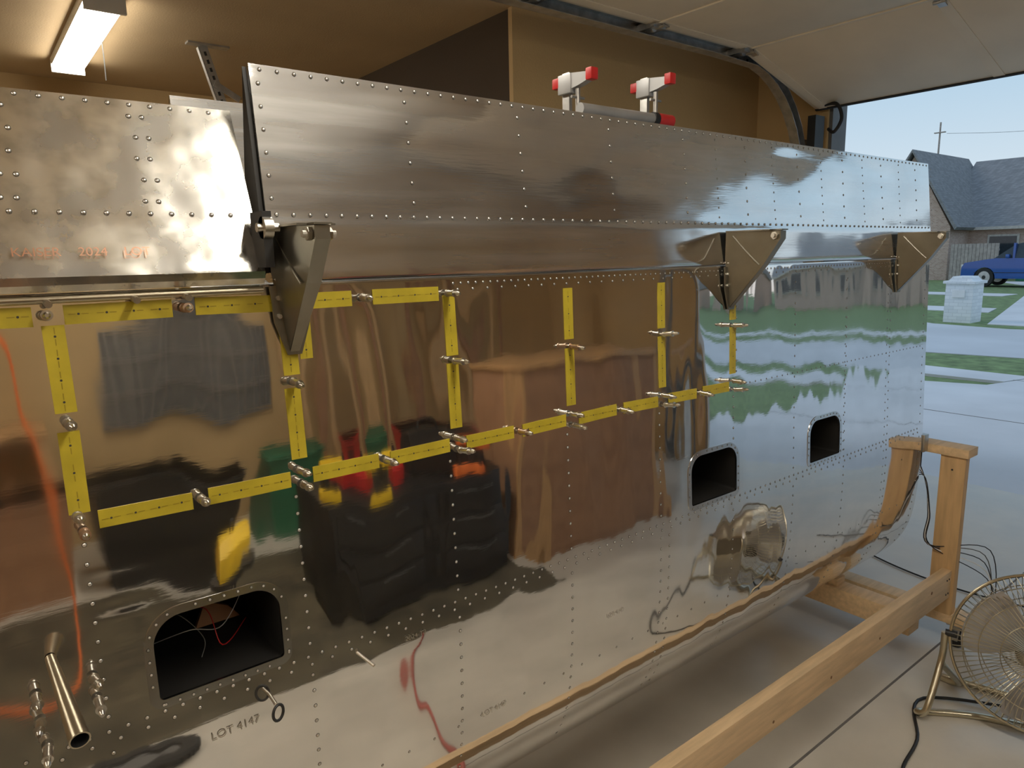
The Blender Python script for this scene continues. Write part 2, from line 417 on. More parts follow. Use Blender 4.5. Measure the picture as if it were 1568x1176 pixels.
def disp(x, z):
    k = (x-0.098)/0.3155; s = math.sin(math.pi*k)**2*0.8+0.2
    a = noise.noise(Vector((x*5.5, z*2.0, 3.1)))*0.0042+noise.noise(Vector((x*12, z*3.0, 9.1)))*0.0013
    fade = min(1, max(0, (z-0.30)/0.3)); top = min(1, max(0, (1.56-z)/0.05))
    amp = min(1, max(0.35, (z-ZS)/0.25+0.35))
    rt = 1.0 if x < 1.6 else max(.55, 1-(x-1.6)*1.2)
    rp_ = 0.0008*math.sin((z-1.0)*2*math.pi/0.042)*math.exp(-((x-0.135)/0.035)**2-((z-1.06)/0.09)**2)
    return a*s*fade*top*amp*rt+rp_
def wy0(z):
    for i in range(len(FD)-1):
        if FD[i][0] >= z >= FD[i+1][0]:
            t = (FD[i][0]-z)/(FD[i][0]-FD[i+1][0]+1e-9)
            return FD[i][1]*(1-t)+FD[i+1][1]*t
    return FD[0][1]
def wy(x, z): return wy0(z)+disp(x, z)
def wn(x, z):
    dz = (wy0(z+.004)-wy0(z-.004))/.008; dx = 0
    return Vector((-dx, -1, dz)).normalized()
WX0, WX1 = -1.25, 2.93
zl = [p[0] for p in FD]
zl.sort(reverse=True)
nx = 320
xs = [WX0+(WX1-WX0)*i/nx for i in range(nx+1)]
wing = empty("aircraft_wing")
bm = bmesh.new()
rows = []
for xx in xs:
    loop = [bm.verts.new((xx, wy(xx, z), z)) for z in zl]
    loop += [bm.verts.new((xx, p[1], p[0])) for p in BD[1:]]
    rows.append(loop)
n = len(rows[0])
for i in range(nx):
    for j in range(n):
        f = bm.faces.new([rows[i][j], rows[i+1][j], rows[i+1][(j+1) % n], rows[i][(j+1) % n]])
bm.faces.new(rows[0]); bm.faces.new(rows[-1][::-1])
bmesh.ops.recalc_face_normals(bm, faces=bm.faces[:])
me = D.meshes.new("skin"); bm.to_mesh(me); bm.free()
me.materials.append(M_WING); me.materials.append(M_INNER)
skin = D.objects.new("skin", me); scene.collection.objects.link(skin); skin.parent = wing

def hole_loop(x0, x1, z0, z1, rt, rb, grow=0.0, seg=8):
    x0 -= grow; x1 += grow; z0 -= grow; z1 += grow
    rt += grow; rb += grow
    out = []
    for cx, cz, r, a0 in ((x1-rt, z1-rt, rt, 0), (x0+rt, z1-rt, rt, 90), (x0+rb, z0+rb, rb, 180), (x1-rb, z0+rb, rb, 270)):
        for k in range(seg+1):
            a = math.radians(a0+90*k/seg); out.append((cx+r*math.cos(a), cz+r*math.sin(a)))
    return out
HOLES = [(0.168, 0.368, H-.676, H-.542), (1.485, 1.690, H-.676, H-.540), (2.085, 2.275, H-.676, H-.540), (-0.60, -0.40, H-.676, H-.542)]
for hx0, hx1, hz0, hz1 in HOLES:
    c = MB("cutter"); c.mi(M_WING); c.mi(M_INNER)
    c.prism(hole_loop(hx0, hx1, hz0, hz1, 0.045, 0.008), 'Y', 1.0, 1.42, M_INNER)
    cu = c.finish()
    md = skin.modifiers.new("b", 'BOOLEAN'); md.operation = 'DIFFERENCE'; md.object = cu; md.solver = 'EXACT'
    dg = bpy.context.evaluated_depsgraph_get(); dg.update()
    nm = D.meshes.new_from_object(skin.evaluated_get(dg))
    skin.modifiers.clear(); skin.data = nm
    D.objects.remove(cu, do_unlink=True)
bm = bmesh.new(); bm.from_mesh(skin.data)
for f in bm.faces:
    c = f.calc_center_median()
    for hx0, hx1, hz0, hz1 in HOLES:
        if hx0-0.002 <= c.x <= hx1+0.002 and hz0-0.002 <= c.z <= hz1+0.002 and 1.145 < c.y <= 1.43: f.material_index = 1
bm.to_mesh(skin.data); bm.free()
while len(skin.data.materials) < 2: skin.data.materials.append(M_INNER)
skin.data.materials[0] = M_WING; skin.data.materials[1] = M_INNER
sharpen(skin.data, 40)

fl = MB("access_hole_flanges")
RV = []
for hx0, hx1, hz0, hz1 in HOLES:
    inn = hole_loop(hx0, hx1, hz0, hz1, 0.045, 0.008, -0.001)
    out = hole_loop(hx0, hx1, hz0, hz1, 0.045, 0.008, 0.013)
    mid = hole_loop(hx0, hx1, hz0, hz1, 0.045, 0.008, 0.007)
    def lv(L, o): return [fl.bm.verts.new((p[0], wy(p[0], p[1])-o, p[1])) for p in L]
    A, B_, C, E = lv(inn, 0.0016), lv(out, 0.0016), lv(out, -0.0005), lv(inn, -0.004)
    k = len(A)
    for i in range(k):
        j = (i+1) % k
        fl.face([A[i], A[j], B_[j], B_[i]], M_FLANGE); fl.face([B_[i], B_[j], C[j], C[i]], M_FLANGE); fl.face([A[i], A[j], E[j], E[i]], M_FLANGE)
    last = None; acc = 0
    for i in range(k+1):
        p = mid[i % k]
        if last is not None:
            d = math.hypot(p[0]-last[0], p[1]-last[1]); nstep = max(1, int(d/0.02)) if d > 0.02 else 0
            if nstep:
                for q in range(nstep): RV.append((last[0]+(p[0]-last[0])*q/nstep, last[1]+(p[1]-last[1])*q/nstep, 0.002, 0.0018))
                acc = 0
            else:
                acc += d
                if acc > 0.018: RV.append((p[0], p[1], 0.002, 0.0018)); acc = 0
        last = p
fl.finish(parent=wing)
iv = MB("bay_wiring")
iv.tube([(0.19, 1.30, 0.935), (0.24, 1.22, 0.98), (0.30, 1.25, 0.955), (0.36, 1.30, 1.0)], 0.0008, M_WHITE)
iv.tube([(0.20, 1.35, 0.95), (0.27, 1.25, 1.0), (0.285, 1.2, 0.945), (0.35, 1.28, 0.94)], 0.0009, M_RED)
iv.tube([(0.18, 1.3, 0.97), (0.22, 1.24, 1.01), (0.26, 1.22, 0.96), (0.25, 1.2, 0.935)], 0.0008, M_GREY)
iv.prism([(0.27, 0.928), (0.35, 0.928), (0.33, 0.955), (0.29, 0.975)], 'Y', 1.32, 1.33, M_BROWN)
iv.finish(parent=wing)

# rivets ----------------------------------------------------------------------
def clear(x_, z): return not any(a-0.016 < x_ < b_+0.016 and c_-0.013 < z < d_+0.016 for a, b_, c_, d_ in HOLES)
def row_h(z, x0, x1, sp=0.030, r=0.0027):
    k = int((x1-x0)/sp)
    for i in range(k+1):
        x_ = x0+i*sp
        if clear(x_, z): RV.append((x_, z, r, 0))
def row_v(x_, z0, z1, sp=0.032, r=0.0027):
    k = int((z1-z0)/sp)
    for i in range(k+1):
        z = z0+i*sp
        if clear(x_, z): RV.append((x_, z, r, 0))
row_h(H-0.694, WX0+0.02, 2.90, 0.026); row_h(H-0.710, WX0+0.03, 2.90, 0.038)
row_h(H-0.050, 0.76, 2.90, 0.018, 0.0023)
row_h(H-0.062, 0.77, 2.90, 0.036, 0.0023)
row_h(H-0.37, 1.70, 2.90, 0.028, 0.0020)
for rx in RIBS:
    if rx < 1.72: row_v(rx, H-0.67, H-0.40, 0.030)
    else: row_v(rx, H-0.67, H-0.07, 0.032, 0.0024)
    row_v(rx, 0.42, H-0.72, 0.030)
row_v(1.375+0.018, 0.42, H-0.72, 0.030)
row_v(2.30, H-0.67, H-0.07, 0.03, 0.0022); row_v(2.60, 0.42, H-0.07, 0.03, 0.0022)
row_v(1.69, H-0.36, H-0.07, 0.03, 0.0022)
row_h(0.62, WX0+.05, 2.88, 0.06, 0.0022)
rv = MB("rivets")
for (x_, z, r, o) in RV:
    if z < 0.35: continue
    N = wn(x_, z); c = Vector((x_, wy(x_, z)-o, z))
    a = Vector((1, 0, 0)); b_ = N.cross(a).normalized()
    def rg(rr, hh): return [rv.bm.verts.new(c+N*hh+a*rr*math.cos(2*math.pi*k/8)+b_*rr*math.sin(2*math.pi*k/8)) for k in range(8)]
    r0, r1, r2 = rg(r*1.35, 0.00025), rg(r, 0.00055), rg(r*.6, r*.55)
    for k in range(8):
        j = (k+1) % 8
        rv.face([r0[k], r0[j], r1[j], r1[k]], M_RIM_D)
        rv.face([r1[k], r1[j], r2[j], r2[k]], M_RIVET)
    rv.face(r2, M_RIVET)
rv.finish(angle=80, parent=wing)

# yellow tape -------------------------------------------------------------------
tp = MB("yellow_tape_strips")
def strip(x0, x1, z0, z1, horiz, sk=0.0):
    nn = max(2, int(max(x1-x0, z1-z0)/0.012)); prevs = None
    for i in range(nn+1):
        t = i/nn
        if horiz:
            xa = x0+(x1-x0)*t; pts = [(xa, z1+sk*(t-.5)), (xa, z0+sk*(t-.5))]
        else:
            za = z0+(z1-z0)*t; pts = [(x0+sk*(t-.5), za), (x1+sk*(t-.5), za)]
        vs = [tp.bm.verts.new((p[0], wy(p[0], p[1])-0.0012, p[1])) for p in pts]
        vb = [tp.bm.verts.new((p[0], wy(p[0], p[1])-0.0001, p[1])) for p in pts]
        if prevs:
            tp.face([prevs[0], prevs[1], vs[1], vs[0]], M_TAPE)
            tp.face([prevs[0], vs[0], vb[0], prevs[2]], M_TAPE); tp.face([prevs[1], vs[1], vb[1], prevs[3]], M_TAPE)
        prevs = vs+vb
    ln = (x1-x0) if horiz else (z1-z0); k = int(ln/0.030)
    for i in range(k):
        t = (i+0.5)/k
        px, pz = (x0+ln*t, (z0+z1)/2) if horiz else ((x0+x1)/2, z0+ln*t)
        c = Vector((px, wy(px, pz)-0.0015, pz))
        rg = [tp.bm.verts.new(c+Vector((0.0017*math.cos(a_), 0, 0.0017*math.sin(a_)))) for a_ in [2*math.pi*q/8 for q in range(8)]]
        tp.face(rg, M_HOLE)
        for s_ in (-1, 1):
            dx, dz = (.0045, .0006) if horiz else (.0006, .0045)
            ox, oz = (.008*s_, 0) if horiz else (0, .008*s_)
            q4 = [(px+ox-dx, pz+oz-dz), (px+ox+dx, pz+oz-dz), (px+ox+dx, pz+oz+dz), (px+ox-dx, pz+oz+dz)]
            tp.face([tp.bm.verts.new((a_, wy(a_, b_)-0.0015, b_)) for a_, b_ in q4], M_TPRINT)
TW = 0.027
RX = [0.098, 0.425, 0.748, 1.06, 1.374, 1.672]
zt, zb = H-0.068, H-0.368
segs_top = [(-0.33, -0.10), (-0.085, 0.075), (0.112, 0.252), (0.285, 0.43), (0.445, 0.545), (0.585, 0.725)]
for a, c_ in segs_top: strip(a, c_, zt-TW/2, zt+TW/2, True, random.uniform(-.003, .003))
for i, rx in enumerate(RX):
    if i == 0 or i == 1: rng = [(H-0.19, H-0.085), (H-0.335, H-0.212)]
    elif i == 2: rng = [(H-0.19, H-0.072), (H-0.335, H-0.205)]
    else: rng = [(H-0.185, H-0.072), (H-0.335, H-0.205)]
    if i == 0: rng = [(H-0.205, H-0.082), (H-0.352, H-0.232)]
    for z0, z1 in rng: strip(rx-TW/2, rx+TW/2, z0, z1, False, random.uniform(-.002, .002))
    if i == 1: strip(rx+0.018, rx+0.04, H-.165, H-.075, False)
    nxt = RX[i+1] if i+1 < len(RX) else None
    if nxt:
        m_ = (rx+nxt)/2
        strip(rx+0.022, m_-0.012, zb-TW/2, zb+TW/2, True, random.uniform(-.003, .003))
        strip(m_+0.012, nxt-0.018, zb-TW/2, zb+TW/2, True, random.uniform(-.003, .003))
tp.finish(parent=wing, recalc=False, angle=50)

# clecos ------------------------------------------------------------------------
ck = MB("cleco_fasteners")
def cleco(x_, z):
    N = wn(x_, z); N = (N+Vector((random.uniform(-.12, .12), 0, random.uniform(-.10, .10)))).normalized()
    p = Vector((x_, wy(x_, z), z)); mm = M_COPPER if random.random() < .12 else M_CLECO
    ck.cyl(p-N*0.004, p+N*0.006, 0.0028, M_CLECO, seg=10)
    ck.cyl(p+N*0.006, p+N*0.009, 0.0075, mm, seg=12)
    ck.cyl(p+N*0.009, p+N*0.030, 0.0060, mm, seg=12)
    ck.cyl(p+N*0.030, p+N*0.034, 0.0075, mm, seg=12)
    ck.cyl(p+N*0.034, p+N*0.043, 0.0040, M_CLECO, seg=10)
    ck.cyl(p+N*0.043, p+N*0.050, 0.0048, M_CLECO, r1=0.0025, seg=10)
for x_, z in [(0.092, H-.068), (0.268, H-.068), (0.565, H-.067), (0.742, H-.068), (-.093, H-.068)]: cleco(x_, z)
for i, rx in enumerate(RX):
    cleco(rx, H-.218 if i == 0 else H-.200)
    cleco(rx-0.004, zb+0.014); cleco(rx+0.002, zb-0.012)
    if i+1 < len(RX): cleco((rx+RX[i+1])/2, zb)
for p in [(0.015, H-.600), (0.016, H-.640), (0.085, H-.600), (0.088, H-.635), (0.02, H-.68)]: cleco(*p)
ck.finish(parent=wing)

ex = MB("tie_down_tube")
p0, p1 = Vector((0.038, 1.135, H-.552)), Vector((0.050, 0.965, H-.590))
ax = (p1-p0).normalized()
A = ex.ring(p0, ax, 0.007, 20); B_ = ex.ring(p1, ax, 0.0125, 20); Ci = ex.ring(p1, ax, 0.0105, 20); Di = ex.ring(p0+ax*.06, ax, 0.006, 20)
for i in range(20):
    j = (i+1) % 20
    ex.face([A[i], A[j], B_[j], B_[i]], M_BRASS); ex.face([B_[i], B_[j], Ci[j], Ci[i]], M_BRASS); ex.face([Ci[i], Ci[j], Di[j], Di[i]], M_DARK)
ex.face(Di, M_DARK); ex.finish(parent=wing)
ey = MB("eye_bolt")
ey.cyl((0.335, wy(0.335, H-.735), H-.735), (0.335, 1.095, H-.737), 0.003, M_CLECO)
ey.tube([(0.335+0.010*math.cos(a), 1.088+0.004*math.cos(a), H-.748+0.014*math.sin(a)) for a in [2*math.pi*k/20 for k in range(20)]], 0.0025, M_DARK, smooth=False, closed=True)
ey.cyl((0.50, wy(.5, H-.72), H-.72), (0.515, 1.09, H-.735), 0.003, M_CLECO)
ey.finish(parent=wing)

def stamp(txt, x_, z, size, m, roll=0, y=None, tilt=0.0, par=wing):
    cu = D.curves.new("mill_stamp", 'FONT'); cu.body = txt; cu.size = size; cu.extrude = 0.0
    o = D.objects.new("mill_stamp", cu); scene.collection.objects.link(o)
    cu.materials.append(m)
    o.location = (x_, (wy(x_, z) if y is None else y)-0.0022, z)
    o.rotation_euler = (math.radians(90)+tilt, roll, 0); o.parent = par
stamp("LOT 4147", 0.235, H-.775, 0.019, M_INK)
stamp("2024-T3", 0.60, H-.735, 0.014, M_INK)
stamp("LOT 4147", 1.16, H-.885, 0.014, M_INK)
stamp("LOT 4147", 0.78, H-.985, 0.016, M_INK)

# aileron -----------------------------------------------------------------------
ail = empty("aileron")
def ctrl_surface(name, prof, x0, x1, m, parent, nseg=160, amp=0.0006):
    bm = bmesh.new(); rows = []
    k = len(prof)
    for i in range(nseg+1):
        x_ = x0+(x1-x0)*i/nseg; L = []
        for (y, z) in prof:
            dd = noise.noise(Vector((x_*4, z*5, 7.7)))*amp*(1 if 1.0 < z < 1.89 else 0)
            L.append(bm.verts.new((x_, y+dd, z)))
        rows.append(L)
    for i in range(nseg):
        for j in range(k):
            bm.faces.new([rows[i][j], rows[i+1][j], rows[i+1][(j+1) % k], rows[i][(j+1) % k]])
    bm.faces.new(rows[0]); bm.faces.new(rows[-1][::-1])
    bmesh.ops.recalc_face_normals(bm, faces=bm.faces[:])
    me = D.meshes.new(name); bm.to_mesh(me); bm.free(); me.materials.append(m)
    o = D.objects.new(name, me); scene.collection.objects.link(o); o.parent = parent
    sharpen(me, 25); return o
def lerp_prof(pts, n=6):
    out = []
    for i in range(len(pts)-1):
        for j in range(n):
            t = j/n; out.append((pts[i][0]*(1-t)+pts[i+1][0]*t, pts[i][1]*(1-t)+pts[i+1][1]*t))
    out.append(pts[-1]); return out
AP = lerp_prof([(1.190, H+.310), (1.1615, H+.066)], 14)+lerp_prof([(1.1605, H+.062), (1.1535, H-.029)], 8)+[(1.1545, H-.033), (1.158, H-.035), (1.175, H-.036)] + \
     [(1.23, H-.02), (1.245, H+.02), (1.243, H+.066)]+lerp_prof([(1.240, H+.075), (1.194, H+.310)], 8)
ctrl_surface("skin", AP, 0.408, 2.93, M_AIL, ail, amp=.0030)
def af(z):
    z -= H
    return 1.1615+(z-.066)/(.31-.066)*.0285 if z > .064 else 1.1535+(z+.029)/.091*.007
ar = MB("rivets")
def rdot(b_, x_, y, z, r=0.0028, nz=0.1, amp=.0030):
    N = Vector((0, -1, nz)).normalized(); a = Vector((1, 0, 0)); c_ = N.cross(a)
    c = Vector((x_, y+noise.noise(Vector((x_*4, z*5, 7.7)))*amp*(1 if z < 1.89 else 0), z))
    def rg(rr, hh): return [b_.bm.verts.new(c+N*hh+a*rr*math.cos(2*math.pi*k/8)+c_*rr*math.sin(2*math.pi*k/8)) for k in range(8)]
    r0, r1, r2 = rg(r*1.3, 0.0004), rg(r, 0.0008), rg(r*.6, r*.6)
    for k in range(8):
        j = (k+1) % 8
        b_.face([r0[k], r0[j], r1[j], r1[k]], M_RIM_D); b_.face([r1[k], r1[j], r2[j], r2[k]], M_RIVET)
    b_.face(r2, M_RIVET)
for i in range(88):
    x_ = 0.425+i*0.0286
    rdot(ar, x_, af(H+.302), H+.302)
    rdot(ar, x_, af(H+.074)-.001, H+.074)
for k in range(10):
    rx = 0.420+k*0.266
    for j in range(6): rdot(ar, rx, af(H+.10+j*.036), H+.10+j*.036)
    if k > 3:
        for j in range(9): rdot(ar, rx+.133, af(H+.09+j*.025), H+.09+j*.025, 0.0022)
ar.finish(parent=ail, angle=80)
ae = MB("end_rib")
ae.prism([(1.168, H+.06), (1.196, H+.305), (1.240, H+.07), (1.24, H-.01), (1.165, H-.02)], 'X', 0.400, 0.407, M_DARK)
ae.finish(parent=ail)

# flap --------------------------------------------------------------------------
fp = empty("wing_flap")
FP = lerp_prof([(1.238, H+.243), (1.163, H+.066)], 10)+lerp_prof([(1.1605, H+.062), (1.132, H-.005)], 5)+[(1.129, H-.016), (1.131, H-.027), (1.140, H-.036), (1.158, H-.037)] + \
     [(1.21, H-.02), (1.23, H+.01), (1.234, H+.06)]+lerp_prof([(1.236, H+.08), (1.243, H+.243)], 4)
ctrl_surface("skin", FP, -1.25, 0.388, M_FLAP, fp, amp=0.0020)
fr = MB("rivets")
def ff(z):
    z -= H
    return 1.163+(z-.066)/(.243-.066)*.075 if z > .064 else 1.132+(z+.005)/.067*.0285
for i in range(56):
    x_ = -1.22+i*0.0286
    rdot(fr, x_, ff(H+.236), H+.236, nz=.4, amp=.0020); rdot(fr, x_, ff(H+.072)-.001, H+.072, nz=.4, amp=.0020)
for xr in (-0.95, -0.65, -0.35, -0.06, 0.06, 0.235):
    for dx in (0, 0.018):
        for j in range(5): rdot(fr, xr+dx+0.004*(j % 2), ff(H+.09+j*.032), H+.09+j*.032, 0.0030, nz=.4, amp=.0020)
fr.finish(parent=fp, angle=80)
stamp("KAISER    2024    LOT", 0.06, H+.012, 0.018, M_INKR, y=1.1360, tilt=-0.40, par=fp)
fh = MB("hinge_strip")
fh.cyl((-1.25, 1.150, H-.046), (0.388, 1.150, H-.046), 0.006, M_BRASS, seg=12)
for x_ in (-.1, .093, .20, .27):
    fh.cyl((x_, 1.15, H-.05), (x_, 1.125, H-.052), 0.005, M_CLECO, seg=10)
fh.finish(parent=fp)

# hinge brackets ------------------------------------------------------------------
def bracket(x_):
    b = MB("hinge_bracket")
    yo, yi = 1.00, 1.150
    wtop, wbot = 0.028, 0.008
    P = lambda x, y, z: b.bm.verts.new((x, y, z))
    for s in (-1, 1):
        a1 = P(x_+s*wtop, yi, H+.052); a2 = P(x_+s*0.012, yo, H+.050); a3 = P(x_+s*0.012, yo, H+.030)
        a4 = P(x_+s*wbot, yi-.004, H-.150); a5 = P(x_+s*wtop, yi, H-.02)
        a6 = P(x_+s*0.012, yo+.045, H-.035)
        b.face([a1, a2, a3, a6, a5], M_BRKT); b.face([a5, a6, a4], M_BRKT)
    q = [(yo, H+.030, .012), (yo+.045, H-.035, .012), (yi-.006, H-.150, wbot)]
    for i in range(2):
        y0, z0, w0 = q[i]; y1, z1, w1 = q[i+1]
        b.face([P(x_-w0, y0, z0), P(x_+w0, y0, z0), P(x_+w1, y1, z1), P(x_-w1, y1, z1)], M_BRKT)
    b.face([P(x_-.012, yo, H+.05), P(x_+.012, yo, H+.05), P(x_+.012, yo, H+.03), P(x_-.012, yo, H+.03)], M_BRKT)
    b.box((x_-.030, yo+.02, H+.051), (x_+.030, yi, H+.054), M_BRKT)
    b.box((x_-.014, yo-.004, H+.051), (x_+.014, yo+.02, H+.054), M_BRKT)
    for s in (-1, 1):
        b.tube([(x_+s*.0265, yi-.02, H+.040), (x_+s*.0195, yi-.07, H-.012), (x_+s*.0165, yo+.055, H-.035)], .0022, M_BRKT, seg=6)
    b.cyl((x_-.026, yo+.014, H+.038), (x_+.026, yo+.014, H+.038), 0.0055, M_CLECO, seg=10)
    b.cyl((x_-.019, yo+.014, H+.038), (x_-.013, yo+.014, H+.038), 0.010, M_CLECO, seg=6)
    b.cyl((x_+.013, yo+.014, H+.038), (x_+.019, yo+.014, H+.038), 0.010, M_CLECO, seg=6)
    for s in (-1, 1):
        for zz in (-.03, -.06, -.09): b.cyl((x_+s*.022, yi+.002, H+zz), (x_+s*.022, yi-.010, H+zz), 0.004, M_RIVET, seg=8)
    b.prism([(x_-.034, H-.04), (x_+.034, H-.04), (x_+.030, H-.10), (x_+.012, H-.155), (x_-.012, H-.155), (x_-.030, H-.10)], 'Y', yi-.006, yi-.001, M_BRKT)
    return b.finish(angle=20)
for x_ in (0.432, 1.655, 2.66): bracket(x_)
rb = MB("flap_rod_end")
rb.cyl((0.37, 1.10, H+.050), (0.404, 1.10, H+.050), 0.007, M_CLECO)
rb.cyl((0.378, 1.10, H+.050), (0.392, 1.10, H+.050), 0.017, M_CLECO, seg=16)
rb.cyl((0.385, 1.10, H+.05), (0.385, 1.14, H-.02), 0.007, M_DARK)
rb.box((0.378, 1.095, H-.01), (0.392, 1.15, H+.075), M_DARK)
rb.finish()

# second wing stored behind -------------------------------------------------------
sw = MB("stored_wing_panel")
sw.prism([(1.66, H+.345), (1.645, H+.10), (1.63, H-.5), (1.66, H-1.1), (1.72, H-1.32), (1.80, H-1.1), (1.82, H-.6), (1.74, H-.1), (1.67, H+.345)], 'X', 0.40, 2.88, M_AIL)
sw.finish()

# bar clamps ----------------------------------------------------------------------
def barclamp(x_, yb, z0):
    c = MB("bar_clamp")
    c.box((x_-.006, yb-.015, z0-.22), (x_+.006, yb+.015, z0+.15), M_GALV, bevel=.001)
    c.prism([(yb-.02, z0+.10), (yb-.02, z0+.145), (yb-.10, z0+.135), (yb-.105, z0+.115), (yb-.06, z0+.105)], 'X', x_-.012, x_+.012, M_CLAMP)
    c.box((x_-.016, yb-.03, z0+.09), (x_+.016, yb+.025, z0+.145), M_CLAMP, bevel=.004)
    c.box((x_-.014, yb-.115, z0+.112), (x_+.014, yb-.09, z0+.145), M_RED, bevel=.004)
    c.box((x_-.016, yb+.02, z0+.11), (x_+.016, yb+.05, z0+.14), M_RED, bevel=.004)
    c.box((x_-.018, yb-.04, z0-.02), (x_+.018, yb+.03, z0+.035), M_WHITE, bevel=.004)
    c.box((x_-.019, yb-.05, z0-.03), (x_+.019, yb-.035, z0+.0), M_RED, bevel=.003)
    c.cyl((x_, yb-.045, z0+.03), (x_, yb-.045, z0+.10), 0.007, M_GALV)
    c.cyl((x_-.025, yb-.045, z0+.075), (x_+.025, yb-.045, z0+.075), 0.004, M_GALV)
    return c.finish()
barclamp(1.49, 1.62, H+.375); barclamp(1.83, 1.62, H+.405)
hb = MB("clamp_handle_bar")
hb.cyl((1.47, 1.545, H+.412), (1.80, 1.545, H+.414), 0.017, M_CLAMP, seg=16)
hb.cyl((1.80, 1.545, H+.414), (1.87, 1.545, H+.414), 0.020, M_RED, seg=16)
hb.cyl((1.78, 1.545, H+.414), (1.80, 1.545, H+.414), 0.021, M_BLACK, seg=16)
hb.finish()

# ------------------------------------------------------------------ wooden stand
st = empty("wooden_wing_stand")
def part(name, boxes):
    p = MB(name)
    for lo, hi, m in boxes: p.box(lo, hi, m, bevel=.003)
    return p.finish(parent=st)
part("side_rail_a", [((-1.6, 0.995, .215), (2.985, 1.033, .330), M_WOOD)])
part("side_rail_b", [((-1.6, 1.75, .215), (2.985, 1.788, .330), M_WOOD)])
part("post_a", [((2.985, 0.985, .115), (3.025, 1.075, .80), M_WOODV), ((3.025, 1.00, .115), (3.063, 1.075, .80), M_WOODV)])
part("post_b", [((2.985, 1.72, .115), (3.025, 1.80, .80), M_WOODV)])
part("top_arm", [((2.975, 0.975, .795), (3.07, 1.80, .830), M_WOOD)])
part("cross_beam_a", [((2.72, 1.034, .125), (2.81, 1.75, .213), M_WOOD), ((2.735, 1.33, .213), (2.80, 1.37, .245), M_WOOD), ((2.735, 1.48, .213), (2.80, 1.53, .27), M_WOOD)])
part("cross_beam_b", [((-1.3, 1.034, .125), (-1.21, 1.75, .213), M_WOOD)])
part("foot_beam", [((2.985, 0.90, .10), (3.07, 1.90, .14), M_WOOD)])
p = MB("wood_knots_and_screws")
for x_ in (1.35, 1.72, 2.05, 2.38, 2.80):
    z_ = .24+random.random()*.06
    p.cyl((x_, .9945, z_), (x_, .9965, z_), .005+random.random()*.003, M_KNOT, seg=10)
for x_ in (2.94, 2.96):
    for z_ in (.24, .30): p.cyl((x_, .993, z_), (x_, .997, z_), .004, M_DARK, seg=8)
for z_ in (.22, .30, .74): p.cyl((2.984, 1.03, z_), (2.986, 1.03, z_), .004, M_DARK, seg=8)
p.finish(parent=st)
p = MB("casters")
for (x_, y) in ((3.02, .97), (3.02, 1.84), (-1.25, 1.04), (-1.25, 1.74)):
    zt_ = .10 if x_ > 0 else .125
    p.box((x_-.03, y-.03, zt_-.006), (x_+.03, y+.03, zt_), M_GALV)
    p.prism([(y-.02, zt_), (y+.02, zt_), (y+.012, .03), (y-.012, .03)], 'X', x_-.020, x_-.017, M_GALV)
    p.prism([(y-.02, zt_), (y+.02, zt_), (y+.012, .03), (y-.012, .03)], 'X', x_+.017, x_+.020, M_GALV)
    p.cyl((x_-.014, y, .034), (x_+.014, y, .034), .034, M_RUBBER, seg=20)
p.finish(parent=st)
p = MB("tip_bracket"); p.box((2.936, 1.12, .80), (2.974, 1.16, .87), M_GALV, bevel=.002)
p.cyl((2.955, 1.14, .74), (2.955, 1.14, .86), .008, M_DARK); p.finish(parent=st)

cb = MB("tip_wiring")
for k in range(5):
    o = random.uniform(-.02, .02)
    cb.tube([(2.935, 1.20+o, .86-.05*k), (2.96, 1.12, .70), (2.965+o/2, 1.10+o, .55), (2.96, 1.09+o, .42), (3.09+o, 0.93+o*2, .30+.03*k), (3.13, .90+o, .12), (3.15+o, .93, .006), (3.05+.1*k, .75, .006)], 0.0020, [M_BLACK, M_WHITE, M_BLACK, M_GREY, M_BLACK][k], seg=6)
cb.finish()

# ------------------------------------------------------------------ floor fan
fan = empty("floor_fan")
FC = Vector((2.60, 0.585, 0.30)); FA = Vector((-0.92, -0.28, 0.20)).normalized()
fu = Vector((0, 0, 1)); fu = (fu-FA*fu.dot(FA)).normalized(); fs = FA.cross(fu)
def FPt(r, a, d): return FC+fu*r*math.sin(a)+fs*r*math.cos(a)+FA*d
RF = 0.255
g = MB("wire_cage")
def dome(r, s): return s*(0.095*(1-(r/RF)**2.2))
for s in (1, -1):
    for k in range(84):
        a = 2*math.pi*k/84
        g.tube([FPt(RF*t, a+0.25*(1-t)*s, dome(RF*t, s)) for t in (0.2, .4, .6, .8, .93, 1.0)], 0.0014, M_CHROME, seg=4, n=3)
    for rr in (0.2, 0.45, 0.68, 0.86):
        g.tube([FPt(RF*rr, 2*math.pi*k/48, dome(RF*rr, s)) for k in range(48)], 0.0017, M_CHROME, seg=5, smooth=False, closed=True)
g.tube([FPt(RF, 2*math.pi*k/64, 0) for k in range(64)], 0.0055, M_CHROME, seg=8, smooth=False, closed=True)
g.cyl(FC+FA*.088, FC+FA*.099, .055, M_BRASS, r1=.045, seg=24)
g.finish(parent=fan)
g = MB("motor"); g.cyl(FC-FA*.17, FC-FA*.03, .065, M_DARK, r1=.075, seg=24); g.cyl(FC-FA*.03, FC+FA*.06, .035, M_GREY, seg=20); g.finish(parent=fan)
g = MB("blades")
for k in range(3):
    a0 = 2*math.pi*k/3+.4
    n1, n2 = 6, 8; V = []
    for i in range(n1):
        r = .035+.190*i/(n1-1); wdt = .35+.55*math.sin(math.pi*min(1, (i+.8)/n1*.75))
        V.append([g.bm.verts.new(FPt(r, a0+(j/(n2-1)-.5)*wdt*1.5, (j/(n2-1)-.5)*.055+.01)) for j in range(n2)])
    for i in range(n1-1):
        for j in range(n2-1): g.face([V[i][j], V[i+1][j], V[i+1][j+1], V[i][j+1]], M_RIM)
